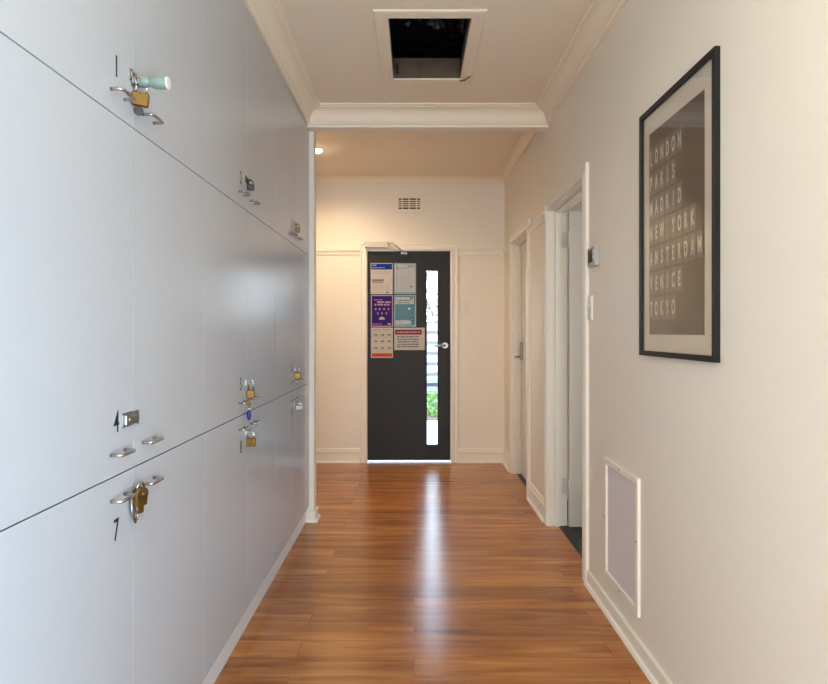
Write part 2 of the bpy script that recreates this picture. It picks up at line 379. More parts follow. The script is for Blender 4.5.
# roof space above the hatch
b = MB()
b.box(-0.9, -0.88, 2.3, 4.0, ZC+0.02, 3.6); b.box(1.0, 1.02, 2.3, 4.0, ZC+0.02, 3.6)
b.box(-0.9, 1.02, 2.28, 2.3, ZC+0.02, 3.6); b.box(-0.9, 1.02, 4.0, 4.02, ZC+0.02, 3.6); b.box(-0.9, 1.02, 2.28, 4.02, 3.6, 3.62)
struct(b.build('wall_roof_space', THRESH), 'dark roof space')

# ------------------------------------------------------------------ doors
# front door
d = thing('door_1', 'charcoal front door with a narrow glass strip at the end of the hall', 'door', (DX[0], YB+0.03, 0)); del d['category']; d['kind'] = 'structure'
org = (DX[0], YB+0.03, 0)
y0, y1 = YB+0.012, YB+0.05; gx0, gx1, gz0, gz1 = 0.124, 0.226, 0.168, 1.838
b = MB(); x0, x1 = DX[0]+0.006, DX[1]-0.006
b.box(x0, gx0, y0, y1, 0.02, DH-0.007); b.box(gx1, x1, y0, y1, 0.02, DH-0.007)
b.box(gx0, gx1, y0, y1, 0.02, gz0); b.box(gx0, gx1, y0, y1, gz1, DH-0.007)
b.build('door_leaf', DOORB, d, org)
b = MB(); b.box(gx0-0.004, gx1+0.004, y0+0.016, y0+0.022, gz0-0.004, gz1+0.004); b.build('glass_strip', GLASS, d, org)
b = MB(); hx, hz = 0.297, 1.121
b.tube([(hx, y0+0.001, hz), (hx, y0-0.006, hz), (hx, y0-0.009, hz)], [0.032, 0.032, 0.027], 24)
h = b.build('handle_rosette', STEEL, d, org)
b = MB(); b.tube([(hx, y0-0.008, hz), (hx, y0-0.045, hz), (hx-0.01, y0-0.055, hz), (hx-0.03, y0-0.056, hz), (hx-0.105, y0-0.052, hz-0.004)], [0.010, 0.010, 0.0105, 0.010, 0.008], 12)
b.build('lever_handle', STEEL, d, org)

# far side door, closed
org = (XR+T-0.02, DF[1], 0)
d = thing('door_2', 'closed cream door on the right near the corner', 'door', org); del d['category']; d['kind'] = 'structure'
xd = XR+0.073
b = MB(); b.box(xd, xd+0.035, DF[0]+0.008, DF[1]-0.009, 0.006, DH-0.008); b.build('door_leaf', DOORW, d, org)
b = MB(); b.box(xd-0.018, xd, DF[1]-0.10, DF[1]-0.05, 1.005, 1.165, 0.004); pl = b.build('handle_plate', STEEL, d, org)
b = MB(); yy = DF[1]-0.068
b.tube([(xd-0.004, yy, 1.035), (xd-0.05, yy, 1.035), (xd-0.06, yy-0.01, 1.035), (xd-0.062, yy-0.10, 1.035)], [0.009, 0.009, 0.009, 0.008], 10); b.build('lever_handle', STEEL, d, org)

# near side door, opened into the side room, hinged on the far jamb
org = (XR+T, DN[1]-0.006, 0)
d = thing('door_3', 'off white door standing open inside the near right doorway', 'door', org); del d['category']; d['kind'] = 'structure'
b = MB(); b.box(XR+T+0.004, XR+T+0.81, DN[1]-0.045, DN[1]-0.008, 0.008, 2.018, 0.0015); b.build('door_leaf', DOORW, d, org)
for zz in (0.26, 1.84):
    b = MB(); b.tube([(XR+T-0.001, DN[1]-0.050, zz-0.05), (XR+T-0.001, DN[1]-0.050, zz+0.05)], 0.006, 8)
    b.box(XR+T-0.032, XR+T-0.002, DN[1]-0.0085, DN[1]-0.006, zz-0.05, zz+0.05)
    b.box(XR+T, XR+T+0.03, DN[1]-0.0475, DN[1]-0.045, zz-0.05, zz+0.05); b.build('hinge', DOORW, d, org)

# ------------------------------------------------------------------ lockers
LZ = [(0.105, 0.917), (0.917, 1.751), (1.751, 2.586)]
LY = [(0.976, 1.476, 1.976), (1.976, 2.476, 2.976), (2.976, 3.476, 3.948)]
nums = {(2, 0): '1', (2, 1): '2', (2, 2): '3', (1, 0): '4', (1, 1): '5', (1, 2): '6', (0, 0): '7', (0, 1): '8', (0, 2): '9'}
rowname = {0: 'bottom row', 1: 'middle row', 2: 'top row'}
colname = {0: 'nearest', 1: 'in the middle of the run', 2: 'farthest along the wall'}
g = 0.0014
for (r, c), num in nums.items():
    z0, z1 = LZ[r]; ya, ym, yb = LY[c]
    org = (-0.95, ym, z0)
    lock_desc = {'1': 'with brass padlock and mint green tag', '2': 'closed with a black padlock', '3': 'closed with a dull brass padlock',
                 '4': 'whose latch has no padlock', '5': 'whose padlock has a blue key fob', '6': 'closed with a small brass padlock',
                 '7': 'with its padlock swung sideways', '8': 'with a brass padlock low on its seam', '9': 'closed with a silver padlock'}[num]
    t = thing('locker', 'white locker numbered %s, %s, %s' % (num, rowname[r], lock_desc), 'locker', org, group='white lockers built along the left side')
    b = MB(); b.box(-1.19, -0.7085, ya+0.0005, yb-0.0005, z0+0.0005, z1-0.0005); b.build('carcass', LOCKIN, t, org)
    hz = z0+0.052 if r > 0 else z1-0.053
    lz = {2: z0+0.125, 1: z0+0.123, 0: z1-0.078}[r]
    for side in (0, 1):
        a, e = (ya, ym) if side == 0 else (ym, yb)
        b = MB(); b.box(-0.708, XL, a+g, e-g, z0+0.0017, z1-0.0017); dr = b.build('locker_door', LOCK, t, org)
        sgn = -1 if side == 0 else 1
        p0, p1 = ym+sgn*0.048, ym+sgn*0.112
        xo = XL+0.027; q = 0.004
        y_a, y_b = min(p0, p1), max(p0, p1)
        b = MB(); b.tube([(XL, y_a, hz), (xo-0.008, y_a, hz), (xo-0.002, y_a+0.002, hz), (xo, y_a+0.008, hz), (xo, y_b-0.008, hz), (xo-0.002, y_b-0.002, hz), (xo-0.008, y_b, hz), (XL, y_b, hz)], 0.0042, 8)
        hd = b.build('handle', CHROME, dr)
        hd.data.transform(Matrix.Translation(-Vector(org)))
        if side == 0:
            tb = text_mesh(num, 0.072, INK, 0.0003, 0.72, 0.0004)
            b = MB(); b.merge(tb)
            Rm = Matrix(((0, 0, 1, 0), (1, 0, 0, 0), (0, 1, 0, 0), (0, 0, 0, 1)))   # text x -> +Y, y -> +Z, normal -> +X
            b.xform(Matrix.Translation((XL+0.0004, ym-0.085, {2: 1.866, 1: 1.042, 0: 0.792}[r])) @ Rm)
            nb = b.build('number', INK, dr); nb.data.transform(Matrix.Translation(-Vector(org)))
    # hasp: base plate on one door, staple plate on the other
    b = MB()
    if num == '4':
        b.box(XL, XL+0.003, ym-0.062, ym-0.004, lz-0.017, lz+0.017, 0.001)
        b.box(XL+0.001, XL+0.010, ym-0.055, ym+0.012, lz-0.013, lz+0.013, 0.003)
        b.box(XL+0.010, XL+0.013, ym-0.045, ym-0.008, lz-0.003, lz+0.004, 0.001)
        b.box(XL, XL+0.004, ym+0.004, ym+0.022, lz-0.018, lz+0.016, 0.001)
        b.build('hasp', STEEL, t, org)
    elif num == '7':
        b.box(XL, XL+0.004, ym+0.003, ym+0.026, lz-0.016, lz+0.016, 0.001)
        b.box(XL+0.004, XL+0.009, ym+0.006, ym+0.022, lz-0.012, lz+0.010, 0.002)
        b.build('hasp', STEEL, t, org)
        m = bmesh.new()
        b = MB(); b.tube([(XL+0.006, ym-0.004, lz+0.012), (XL+0.008, ym-0.028, lz+0.004), (XL+0.010, ym-0.030, lz-0.022), (XL+0.012, ym-0.016, lz-0.052), (XL+0.013, ym-0.006, lz-0.040), (XL+0.012, ym-0.004, lz-0.010)], 0.0035, 8, closed=True)
        b.box(XL+0.005, XL+0.008, ym-0.024, ym-0.004, lz-0.03, lz+0.008)
        b.build('hinged_strap', STEEL, t, org)
    else:
        b.box(XL, XL+0.003, ym-0.024, ym-0.002, lz-0.014, lz+0.014, 0.001)
        b.box(XL, XL+0.003, ym+0.002, ym+0.024, lz-0.014, lz+0.014, 0.001)
        b.box(XL+0.003, XL+0.006, ym-0.020, ym+0.020, lz-0.009, lz+0.009, 0.001)
        b.tube([(XL+0.002, ym-0.008, lz), (XL+0.014, ym-0.008, lz), (XL+0.020, ym-0.004, lz), (XL+0.020, ym+0.004, lz), (XL+0.014, ym+0.008, lz), (XL+0.002, ym+0.008, lz)], 0.0025, 8)
        b.build('hasp', DSTEEL if num == '2' else STEEL, t, org)

# ------------------------------------------------------------------ padlocks
def padlock(label, loc, rz, ry, bw, bh, bt_, mbody, mshk, sh=0.022, keys=None):
    """origin at the top of the shackle; body hangs below, width along local X"""
    t = thing('padlock', label, 'padlock', loc, (0, ry, rz), 'padlocks on the lockers')
    b = MB(); b.box(-bw/2, bw/2, -bt_/2, bt_/2, -sh-bh, -sh, 0.003)
    b.build('lock_body', mbody, t)
    r = bw*0.30
    pts = [(-r, 0, -sh-0.004), (-r, 0, -r)] + [(-r*math.cos(k/8*PI), 0, -r+r*math.sin(k/8*PI)) for k in range(1, 8)] + [(r, 0, -r), (r, 0, -sh-0.004)]
    b = MB(); b.tube(pts, 0.0027 if bw > 0.03 else 0.0023, 8); b.build('shackle', mshk, t)
    b = MB(); b.tube([(0, 0, -sh-bh-0.0008), (0, 0, -sh-bh+0.001)], 0.005, 12); b.build('keyhole', DSTEEL, t)
    return t
# shackle passes through the staple: origin ~ the top inside of the staple
def at(c, r):   # staple centre
    return (XL+0.0165, LY[c][1], {2: LZ[2][0]+0.125, 1: LZ[1][0]+0.123, 0: LZ[0][1]-0.078}[r])
s = at(0, 2)
p = padlock('large brass padlock with a silver key in it on the nearest top locker', (s[0]+0.009, s[1]-0.004, s[2]+0.001), 0.25, 0.12, 0.040, 0.032, 0.018, BRASS, CHROME, 0.042)
b = MB(); b.tube([(0, 0.0018, 0), (0, -0.0018, 0)], 0.011, 18); b.box(-0.003, 0.003, -0.001, 0.001, 0.008, 0.016)
k = tag(b.build('key', DSTEEL, None, (0, 0, 0)), 'silver round-headed key sticking out below the large brass padlock', 'key')
k.location = (s[0]-0.001, s[1]-0.006, s[2]-0.084); k.rotation_euler = (0, 0.1, 0.2)
# mint tag
t = thing('plastic_tube_tag', 'mint green translucent plastic tube tag sticking out above the large brass padlock', 'tag', (XL+0.018, 1.468, 1.862), (0, 0.02, 0.06))
b = MB(); prof = [(0.0, 0.006), (0.002, 0.012), (0.010, 0.0145), (0.018, 0.0135), (0.024, 0.0105), (0.028, 0.011), (0.034, 0.0145), (0.045, 0.0155), (0.062, 0.0155), (0.066, 0.014)]
b.tube([(x, 0, 0) for x, _ in prof], [r_ for _, r_ in prof], 20); b.build('tube', MINT, t)
b = MB(); b.tube([(0.066, 0, 0), (0.068, 0, 0), (0.0705, 0, 0)], [0.0145, 0.0150, 0.0145], 20); b.build('end_cap', PWHITE, t)
b = MB()
for kx in range(5):
    a0 = kx*0.7
    b.tube([(-0.012+kx*0.005+0.003*math.sin(q/10*2*PI+a0), 0.011*math.cos(q/10*2*PI), 0.012*math.sin(q/10*2*PI)) for q in range(10)], 0.0014, 6, closed=True)
b.build('coiled_ring', STEEL, t)
s = at(1, 2); padlock('small black padlock on the second top locker from the camera', s, 0.35, 0.0, 0.028, 0.026, 0.016, BLACKP, DSTEEL, 0.016)
s = at(2, 2); padlock('dull olive brass padlock on the farthest top locker', s, 0.2, 0.0, 0.027, 0.030, 0.014, OLDBRASS, DSTEEL, 0.020)
s = at(1, 1); s5 = s; padlock('brass padlock with a keyring and blue fob hanging below it', (s[0], s[1], s[2]+0.012), 0.1, 0.0, 0.032, 0.034, 0.016, BRASS, CHROME, 0.042)
s = at(2, 1); padlock('small brass padlock on the farthest middle locker', s, 0.1, 0.0, 0.034, 0.034, 0.014, BRASS, CHROME, 0.028)
s = at(1, 0); padlock('wide brass padlock below the blue key fob', s, 0.0, 0.0, 0.042, 0.035, 0.017, BRASS, CHROME, 0.026)
s = at(2, 0); padlock('silver padlock on the farthest bottom locker', (s[0]+0.008, s[1], s[2]), 0.2, 0.0, 0.036, 0.024, 0.014, PGREY, CHROME, 0.014)
# locker 7: body beside the swung strap
s = (XL+0.024, 1.462, 0.872)
t = thing('padlock', 'tall brass padlock turned edge-on with its key on the nearest bottom locker', 'padlock', s, (0.10, 0.0, 1.15), 'padlocks on the lockers')
b = MB(); b.tube([(0, 0.009, -0.016), (0, -0.009, -0.016)], 0.017, 20); b.box(-0.017, 0.017, -0.009, 0.009, -0.046, -0.016, 0.003); b.build('lock_body', BRASS, t)
b = MB(); b.box(-0.004, 0.014, -0.0015, 0.0015, -0.066, -0.044, 0.001); b.build('key_blade', BRASS, t)
b = MB(); b.tube([(0, -0.0092, -0.014), (0, -0.011, -0.014)], 0.0035, 12); b.build('keyhole', CHROME, t)
b = MB(); b.tube([(-0.010, 0, -0.01), (-0.010, 0, 0.004), (-0.006, 0, 0.010), (0, 0, 0.012), (0.006, 0, 0.010), (0.010, 0, 0.004), (0.010, 0, -0.01)], 0.0027, 8); b.build('shackle', CHROME, t)
# key set with blue fob under padlock 5
t = thing('key_ring', 'brass key, pale tag and dark blue fob hanging below the middle padlock', 'keys', (s5[0]-0.006, s5[1]-0.004, s5[2]-0.068))
b = MB(); b.tube([(0.006*math.cos(q/10*2*PI), 0, -0.006+0.006*math.sin(q/10*2*PI)) for q in range(10)], 0.0012, 6, closed=True); b.build('ring', CHROME, t)
b = MB(); b.tube([(0, 0.0012, -0.018), (0, -0.0012, -0.018)], 0.009, 14); b.box(-0.0025, 0.0025, -0.001, 0.001, -0.036, -0.024); b.build('key', BRASS, t)
b = MB(); b.box(-0.004, 0.006, -0.001, 0.001, -0.044, -0.036, 0.0005); b.build('paper_tag', PWHITE, t)
b = MB(); b.tube([(0, 0, -0.040), (0, 0, -0.048), (0, 0, -0.058), (0, 0, -0.072), (0, 0, -0.082), (0, 0, -0.086)], [0.002, 0.006, 0.009, 0.009, 0.006, 0.002], 14); b.build('fob', BLUEP, t)

# ------------------------------------------------------------------ picture
py0, py1, pz0, pz1 = 1.70, 2.272, 1.163, 2.061
org = (XR, (py0+py1)/2, pz0)
t = thing('framed_print', 'black framed brown print listing city names on the right wall', 'picture', org)
b = MB(); fp = [(0, 0), (0, 0.016), (0.018, 0.016), (0.018, 0.008), (0.018, 0)]
B = (-1, 0, 0)
b.sweep([((XR, py0, pz0), (0, 1, 1), B), ((XR, py0, pz1), (0, 1, -1), B), ((XR, py1, pz1), (0, -1, -1), B), ((XR, py1, pz0), (0, -1, 1), B)], fp, closed=True)
b.build('frame', FRAMEB, t, org)
b = MB(); b.box(XR-0.0045, XR-0.0005, py0+0.016, py1-0.016, pz0+0.016, pz1-0.016); b.build('mat_board', MATB, t, org)
# print with tiles and letters
px0, px1, qz0, qz1 = 1.782, 2.200, 1.241, 1.972
xs = XR-0.0048
b = MB(); b.box(xs-0.0004, xs, px0, px1, qz0, qz1)
rows = ['LONDON', 'PARIS', 'MADRID', 'NEW YORK', 'AMSTERDAM', 'VENICE', 'TOKYO']
Rt = Matrix(((0, 0, -1, 0), (-1, 0, 0, 0), (0, 1, 0, 0), (0, 0, 0, 1)))    # text x -> -Y, y -> +Z, normal -> -X
for i, wd in enumerate(rows):
    zc = 1.877-0.0905*i
    for j, ch in enumerate(wd):
        yc = 2.181-0.0462*j
        b.mi = 1; b.box(xs-0.0006, xs-0.0004, yc-0.0195, yc+0.0195, zc-0.040, zc-0.001); b.box(xs-0.0006, xs-0.0004, yc-0.0195, yc+0.0195, zc+0.001, zc+0.040)
        if ch != ' ':
            b.mi = 2; tb = text_mesh(ch, 0.068, None, 0.0001, 0.50, 0.0018)
            tb.transform(Matrix.Translation((xs-0.0008, yc, zc)) @ Rt); b.merge(tb)
b.build('print', [PRINT, TILE, TILEL], t, org)
b = MB(); b.box(XR-0.0085, XR-0.007, py0+0.017, py1-0.017, pz0+0.017, pz1-0.017); b.build('glass', PICGLASS, t, org)

# ------------------------------------------------------------------ access panel low on the right wall
ay0, ay1, az0, az1 = 2.300, 2.710, 0.155, 0.687; org = (XR, ay0, az0)
t = thing('access_panel', 'white framed grey access panel low on the right wall', 'panel', org)
b = MB(); b.sweep([((XR, ay0, az0), (0, 1, 1), B), ((XR, ay0, az1), (0, 1, -1), B), ((XR, ay1, az1), (0, -1, -1), B), ((XR, ay1, az0), (0, -1, 1), B)],
        [(0, 0), (0, 0.010), (0.003, 0.012), (0.026, 0.012), (0.030, 0.009), (0.030, 0)], closed=True)
b.build('frame', TRIM, t, org)
b = MB(); b.box(XR-0.003, XR-0.0005, ay0+0.028, ay1-0.028, az0+0.028, az1-0.028); b.build('panel_board', PANEL, t, org)
for (yy, zz) in ((2.505, az1-0.014), (2.505, az0+0.014), (ay0+0.014, 0.44), (ay1-0.014, 0.42)):
    b = MB(); b.tube([(XR-0.0115, yy, zz), (XR-0.0135, yy, zz)], [0.004, 0.003], 10); b.build('screw', OLDBRASS, t, org)

# ------------------------------------------------------------------ thermostat and switches
org = (XR, 2.866, 1.56)
t = thing('thermostat', 'small grey wall thermostat with a dark screen beside the near doorway', 'thermostat', org)
b = MB(); b.box(XR-0.022, XR, 2.812, 2.922, 1.565, 1.655, 0.003); b.build('housing', PGREY, t, org)
b = MB(); b.box(XR-0.0245, XR-0.0215, 2.846, 2.912, 1.583, 1.645, 0.0008); b.build('screen', SCREEN, t, org)
for k in range(2):
    b = MB(); b.box(XR-0.0245, XR-0.0215, 2.820, 2.838, 1.60+0.025*k, 1.612+0.025*k, 0.0008); b.build('button', PWHITE, t, org)
org = (XR, 2.935, 1.31)
t = thing('light_switch', 'narrow white light switch under the thermostat', 'switch', org)
b = MB(); b.box(XR-0.010, XR, 2.905, 2.965, 1.310, 1.427, 0.002); b.build('switch_plate', PWHITE, t, org)
b = MB(); b.box(XR-0.014, XR-0.009, 2.930, 2.940, 1.37, 1.39, 0.001); b.build('rocker', PWHITE, t, org)
org = (0.488, YB, 1.43)
t = thing('light_switch', 'square white light switch on the back wall right of the front door', 'switch', org)
b = MB(); b.box(0.448, 0.522, YB-0.016, YB, 1.428, 1.545, 0.002); b.build('switch_plate', PWHITE, t, org)
b = MB(); b.box(0.478, 0.492, YB-0.020, YB-0.015, 1.475, 1.50, 0.001); b.build('rocker', PWHITE, t, org)

# ------------------------------------------------------------------ wall vent
vx0, vx1, vz0, vz1 = -0.185, 0.092, 2.392, 2.552; org = ((vx0+vx1)/2, YB, vz0)
t = thing('air_vent', 'cream louvred air vent high on the back wall above the front door', 'vent', org)
b = MB(); b.box(-0.149, 0.060, YB-0.004, YB-0.001, 2.424, 2.530); b.build('opening', DARK, t, org)
b = MB()
b.box(vx0, vx1, YB-0.011, YB, vz0, 2.426, 0.002); b.box(vx0, vx1, YB-0.011, YB, 2.528, vz1, 0.002)
b.box(vx0, -0.147, YB-0.011, YB, 2.424, 2.530); b.box(0.058, vx1, YB-0.011, YB, 2.424, 2.530)
for xx in (-0.112, -0.046, 0.024): b.box(xx-0.005, xx+0.005, YB-0.011, YB-0.004, 2.424, 2.530)
b.build('frame', WALL, t, org)
for k in range(4):
    zz = 2.447+0.0205*k
    b = MB(); b.box(-0.147, 0.058, YB-0.009, YB-0.004, zz-0.005, zz+0.005); b.build('slat', WALL, t, org)

# ------------------------------------------------------------------ door closer
org = (-0.37, YB-0.018, 2.05)
t = thing('door_closer', 'silver door closer with a folding arm above the front door', 'door closer', org)
b = MB(); b.box(-0.468, -0.272, YB-0.066, YB-0.018, 2.052, 2.104, 0.005); b.build('housing', SILVERP, t, org)
b = MB(); b.tube([(-0.262, YB-0.045, 2.045), (-0.262, YB-0.045, 2.112)], 0.011, 12)
b.box(-0.274, -0.250, YB-0.058, YB-0.020, 2.056, 2.10, 0.003); b.build('spindle', PWHITE, t, org)
b = MB(); b.tube([(-0.262, YB-0.045, 2.108), (-0.225, YB-0.14, 2.085), (-0.19, YB-0.22, 2.07)], 0.008, 8); b.build('arm', SILVERP, t, org)
b = MB(); b.tube([(-0.19, YB-0.22, 2.062), (-0.14, YB-0.12, 2.035), (-0.095, YB-0.02, 2.008)], 0.007, 8); b.build('arm', SILVERP, t, org)
b = MB(); b.box(-0.125, -0.065, YB-0.020, YB+0.012, 1.992, 2.014, 0.003); b.build('bracket', STEEL, t, org)

# ------------------------------------------------------------------ notices on the door
yd = YB+0.012
class Poster:
    def __init__(s, x0, x1, z0, z1, label, mats):
        s.x0, s.x1, s.z0, s.z1 = x0, x1, z0, z1; s.b = MB(); s.mats = mats; s.label = label
        s.b.box(x0, x1, yd-0.0012, yd, z0, z1); s.lv = 0
    def r(s, u0, u1, v0, v1, mi, lv=1):        # fractions, v from the top
        W = s.x1-s.x0; H = s.z1-s.z0; s.b.mi = mi; d = 0.0012+0.0004*lv
        s.b.box(s.x0+u0*W, s.x0+u1*W, yd-d-0.0002, yd-d+0.0002, s.z1-v1*H, s.z1-v0*H)
    def line(s, u0, u1, v, h, mi, lv=2, unit=0.022, gap=0.25):   # a line of printed words too small to read
        u = u0; rnd = random.Random(int(v*1000)+int(u0*100))
        while u < u1-unit:
            n = rnd.randint(2, 7)
            for q in range(n):
                if u+unit*0.8 > u1: break
                s.r(u, u+unit*0.78, v, v+h*rnd.choice((1, 1, 0.8)), mi, lv); u += unit
            u += unit*0.8
    def text(s, txt, u, v, size, mi, sx=0.7, lv=2):
        W = s.x1-s.x0; H = s.z1-s.z0; tb = text_mesh(txt, size, None, 0.0001, sx)
        M = Matrix(((1, 0, 0, 0), (0, 0, -1, 0), (0, 1, 0, 0), (0, 0, 0, 1)))
        tb.transform(Matrix.Translation((s.x0+u*W, yd-0.0012-0.0004*lv, s.z1-v*H)) @ M); s.b.mi = mi; s.b.merge(tb)
    def done(s, name='notice'):
        o = s.b.build(name, s.mats, None, ((s.x0+s.x1)/2, yd, s.z0)); o['group'] = 'notices on the front door'
        return tag(o, s.label, 'notice', 'notices on the front door')
# 1 blue header
p = Poster(-0.416, -0.204, 1.614, 1.911, 'white notice with a blue header on the front door', [PAPER, PB, PLB, PG, INK])
p.r(0.03, 0.97, 0.02, 0.21, 1); p.line(0.08, 0.26, 0.05, 0.035, 2, unit=0.03); p.line(0.08, 0.66, 0.135, 0.03, 2)
for v in (0.27, 0.31, 0.345): p.line(0.10, 0.9, v, 0.012, 3, unit=0.03)
p.r(0.06, 0.6, 0.52, 0.60, 3); p.r(0.06, 0.56, 0.62, 0.65, 3)
for v in (0.71, 0.75, 0.79, 0.83, 0.87): p.line(0.08, 0.88, v, 0.010, 3, unit=0.028)
p.line(0.06, 0.60, 0.94, 0.02, 3); p.r(0.70, 0.80, 0.93, 0.965, 4)
p.done()
# 2 table-like notice in sleeve
p = Poster(-0.192, 0.020, 1.614, 1.911, 'pale notice with fine rows of text in a glossy sleeve beside the blue-headed notice', [PAPERG, PAPER, INK, PR, PG])
p.r(0.04, 0.96, 0.04, 0.93, 1); p.r(0.10, 0.16, 0.09, 0.12, 2, 2); p.line(0.62, 0.92, 0.085, 0.03, 2)
p.line(0.10, 0.70, 0.15, 0.022, 3, unit=0.02); p.r(0.09, 0.20, 0.15, 0.20, 4, 2)
for q in range(14): p.line(0.09, 0.18, 0.24+q*0.048, 0.014, 4, unit=0.03); p.line(0.24, 0.86, 0.24+q*0.048, 0.008, 4, unit=0.05)
p.r(0.74, 0.86, 0.75, 0.785, 3, 2)
o = p.done(); b = MB(); b.box(-0.194, 0.022, yd-0.0035, yd-0.0030, 1.612, 1.913); b.build('sleeve', SLEEVE, o, ((-0.192+0.020)/2, yd, 1.614))
# 3 purple
p = Poster(-0.413, -0.202, 1.301, 1.605, 'purple poster with pink headline and small icons on the front door', [PPK, PP, PPK, PAPER])
p.r(0.04, 0.96, 0.03, 0.97, 1); p.line(0.13, 0.55, 0.14, 0.025, 2, 2, 0.02)
p.line(0.28, 0.92, 0.20, 0.055, 2, 2, 0.045); p.line(0.16, 0.86, 0.28, 0.055, 2, 2, 0.045)
for u in (0.22, 0.40, 0.60, 0.80): p.r(u-0.035, u+0.035, 0.415, 0.445, 2, 2); p.r(u-0.02, u+0.02, 0.445, 0.48, 2, 2)
for u in (0.31, 0.50, 0.70): p.r(u-0.03, u+0.03, 0.55, 0.575, 2, 2); p.r(u-0.015, u+0.02, 0.575, 0.615, 2, 2)
p.r(0.37, 0.63, 0.73, 0.775, 3, 2); p.r(0.41, 0.59, 0.705, 0.73, 3, 2); p.r(0.45, 0.54, 0.685, 0.705, 3, 2)
p.line(0.06, 0.52, 0.905, 0.025, 2, 2, 0.018); p.r(0.76, 0.83, 0.885, 0.92, 3, 2); p.r(0.80, 0.90, 0.90, 0.945, 3, 2)
p.done()
# 4 teal
p = Poster(-0.190, 0.020, 1.301, 1.605, 'teal poster with black headline and a round navy badge on the front door', [PTL, PT, PAPER, INK, PR, PN])
p.r(0.05, 0.94, 0.04, 0.95, 1); p.r(0.06, 0.90, 0.065, 0.285, 2, 2); p.r(0.06, 0.78, 0.80, 0.93, 2, 2)
p.line(0.11, 0.86, 0.155, 0.038, 3, 3, 0.036); p.line(0.11, 0.74, 0.222, 0.038, 3, 3, 0.036); p.r(0.72, 0.86, 0.075, 0.12, 4, 3)
p.r(0.63, 0.76, 0.40, 0.445, 2, 2); p.r(0.65, 0.70, 0.445, 0.47, 2, 2)
p.line(0.11, 0.42, 0.845, 0.015, 3, 3, 0.02)
p.b.mi = 5; p.b.tube([(-0.190+0.82*0.21, yd-0.0022, 1.605-0.77*0.304), (-0.190+0.82*0.21, yd-0.0026, 1.605-0.77*0.304)], 0.018, 20); p.r(0.77, 0.86, 0.765, 0.785, 2, 5)
o = p.done(); b = MB(); b.box(-0.192, 0.022, yd-0.0045, yd-0.0040, 1.299, 1.607); b.build('sleeve', SLEEVE, o, ((-0.190+0.020)/2, yd, 1.301))
# 5 hand washing steps
p = Poster(-0.413, -0.202, 1.002, 1.292, 'white hand hygiene sheet with an orange band at its foot', [PAPER, PO, PG, INK, PR])
p.text('How to', 0.26, 0.06, 0.024, 3, 0.85); p.text('Handrub?', 0.72, 0.06, 0.024, 4, 0.85)
p.line(0.06, 0.60, 0.12, 0.010, 2, unit=0.02)
for rr in range(3):
    for cc in range(3):
        u, v = 0.19+0.31*cc, 0.235+0.215*rr
        p.r(u-0.09, u+0.02, v-0.005, v+0.022, 2); p.r(u-0.02, u+0.085, v-0.028, v+0.008, 2, 2); p.r(u+0.03, u+0.10, v+0.008, v+0.03, 3, 2)
        p.line(u-0.12, u+0.12, v+0.075, 0.008, 2, unit=0.02)
p.r(0.04, 0.96, 0.85, 0.965, 1); p.line(0.28, 0.66, 0.895, 0.02, 4, unit=0.02)
p.done()
# 6 red header
p = Poster(-0.190, 0.103, 1.077, 1.292, 'white sign with a dark red header beside the door glass', [PAPER, PR, PPK, INK])
p.r(0.03, 0.90, 0.09, 0.31, 1); p.line(0.09, 0.86, 0.165, 0.085, 2, unit=0.028)
for k, (u0, u1) in enumerate(((0.10, 0.84), (0.10, 0.84), (0.13, 0.80), (0.10, 0.84), (0.10, 0.82))): p.line(u0, u1, 0.385+0.11*k, 0.055, 3, unit=0.022)
p.done('door_sign')

# ------------------------------------------------------------------ ceiling hatch
hx0, hx1, hy0, hy1 = -0.118, 0.263, 2.742, 3.402; org = (0.07, 3.09, ZC)
t = thing('ceiling_hatch', 'open rectangular roof hatch with a cream frame in the ceiling', 'hatch', org)
b = MB(); B = (0, 0, -1)
b.sweep([((hx0, hy0, ZC), (-1, -1, 0), B), ((hx1, hy0, ZC), (1, -1, 0), B), ((hx1, hy1, ZC), (1, 1, 0), B), ((hx0, hy1, ZC), (-1, 1, 0), B)],
        [(0, 0), (0, 0.005), (0.004, 0.008), (0.030, 0.007), (0.036, 0.009), (0.060, 0.007), (0.066, 0.003), (0.066, 0)], closed=True)
b.build('frame', CEIL, t, org)
b = MB(); b.box(hx0-0.02, hx0-0.001, hy0-0.02, hy1-0.001, ZC+0.021, ZC+0.10); b.box(hx1+0.001, hx1+0.02, hy0-0.02, hy1-0.001, ZC+0.021, ZC+0.10)
b.box(hx0-0.001, hx1+0.001, hy0-0.02, hy0-0.001, ZC+0.021, ZC+0.10); b.build('lining', TIMBER, t, org)
b = MB(); b.box(hx0+0.001, hx1-0.001, hy1+0.001, hy1+0.043, ZC+0.001, ZC+0.115); b.box(hx0-0.3, hx0-0.022, hy1+0.001, hy1+0.043, ZC+0.022, ZC+0.115); b.box(hx1+0.022, hx1+0.3, hy1+0.001, hy1+0.043, ZC+0.022, ZC+0.115) 
b.build('joist', TIMBER, t, org)
b = MB(); b.box(hx0+0.02, hx0+0.03, hy1-0.03, hy1+0.002, ZC+0.021, ZC+0.06); b.build('bracket', DSTEEL, t, org)
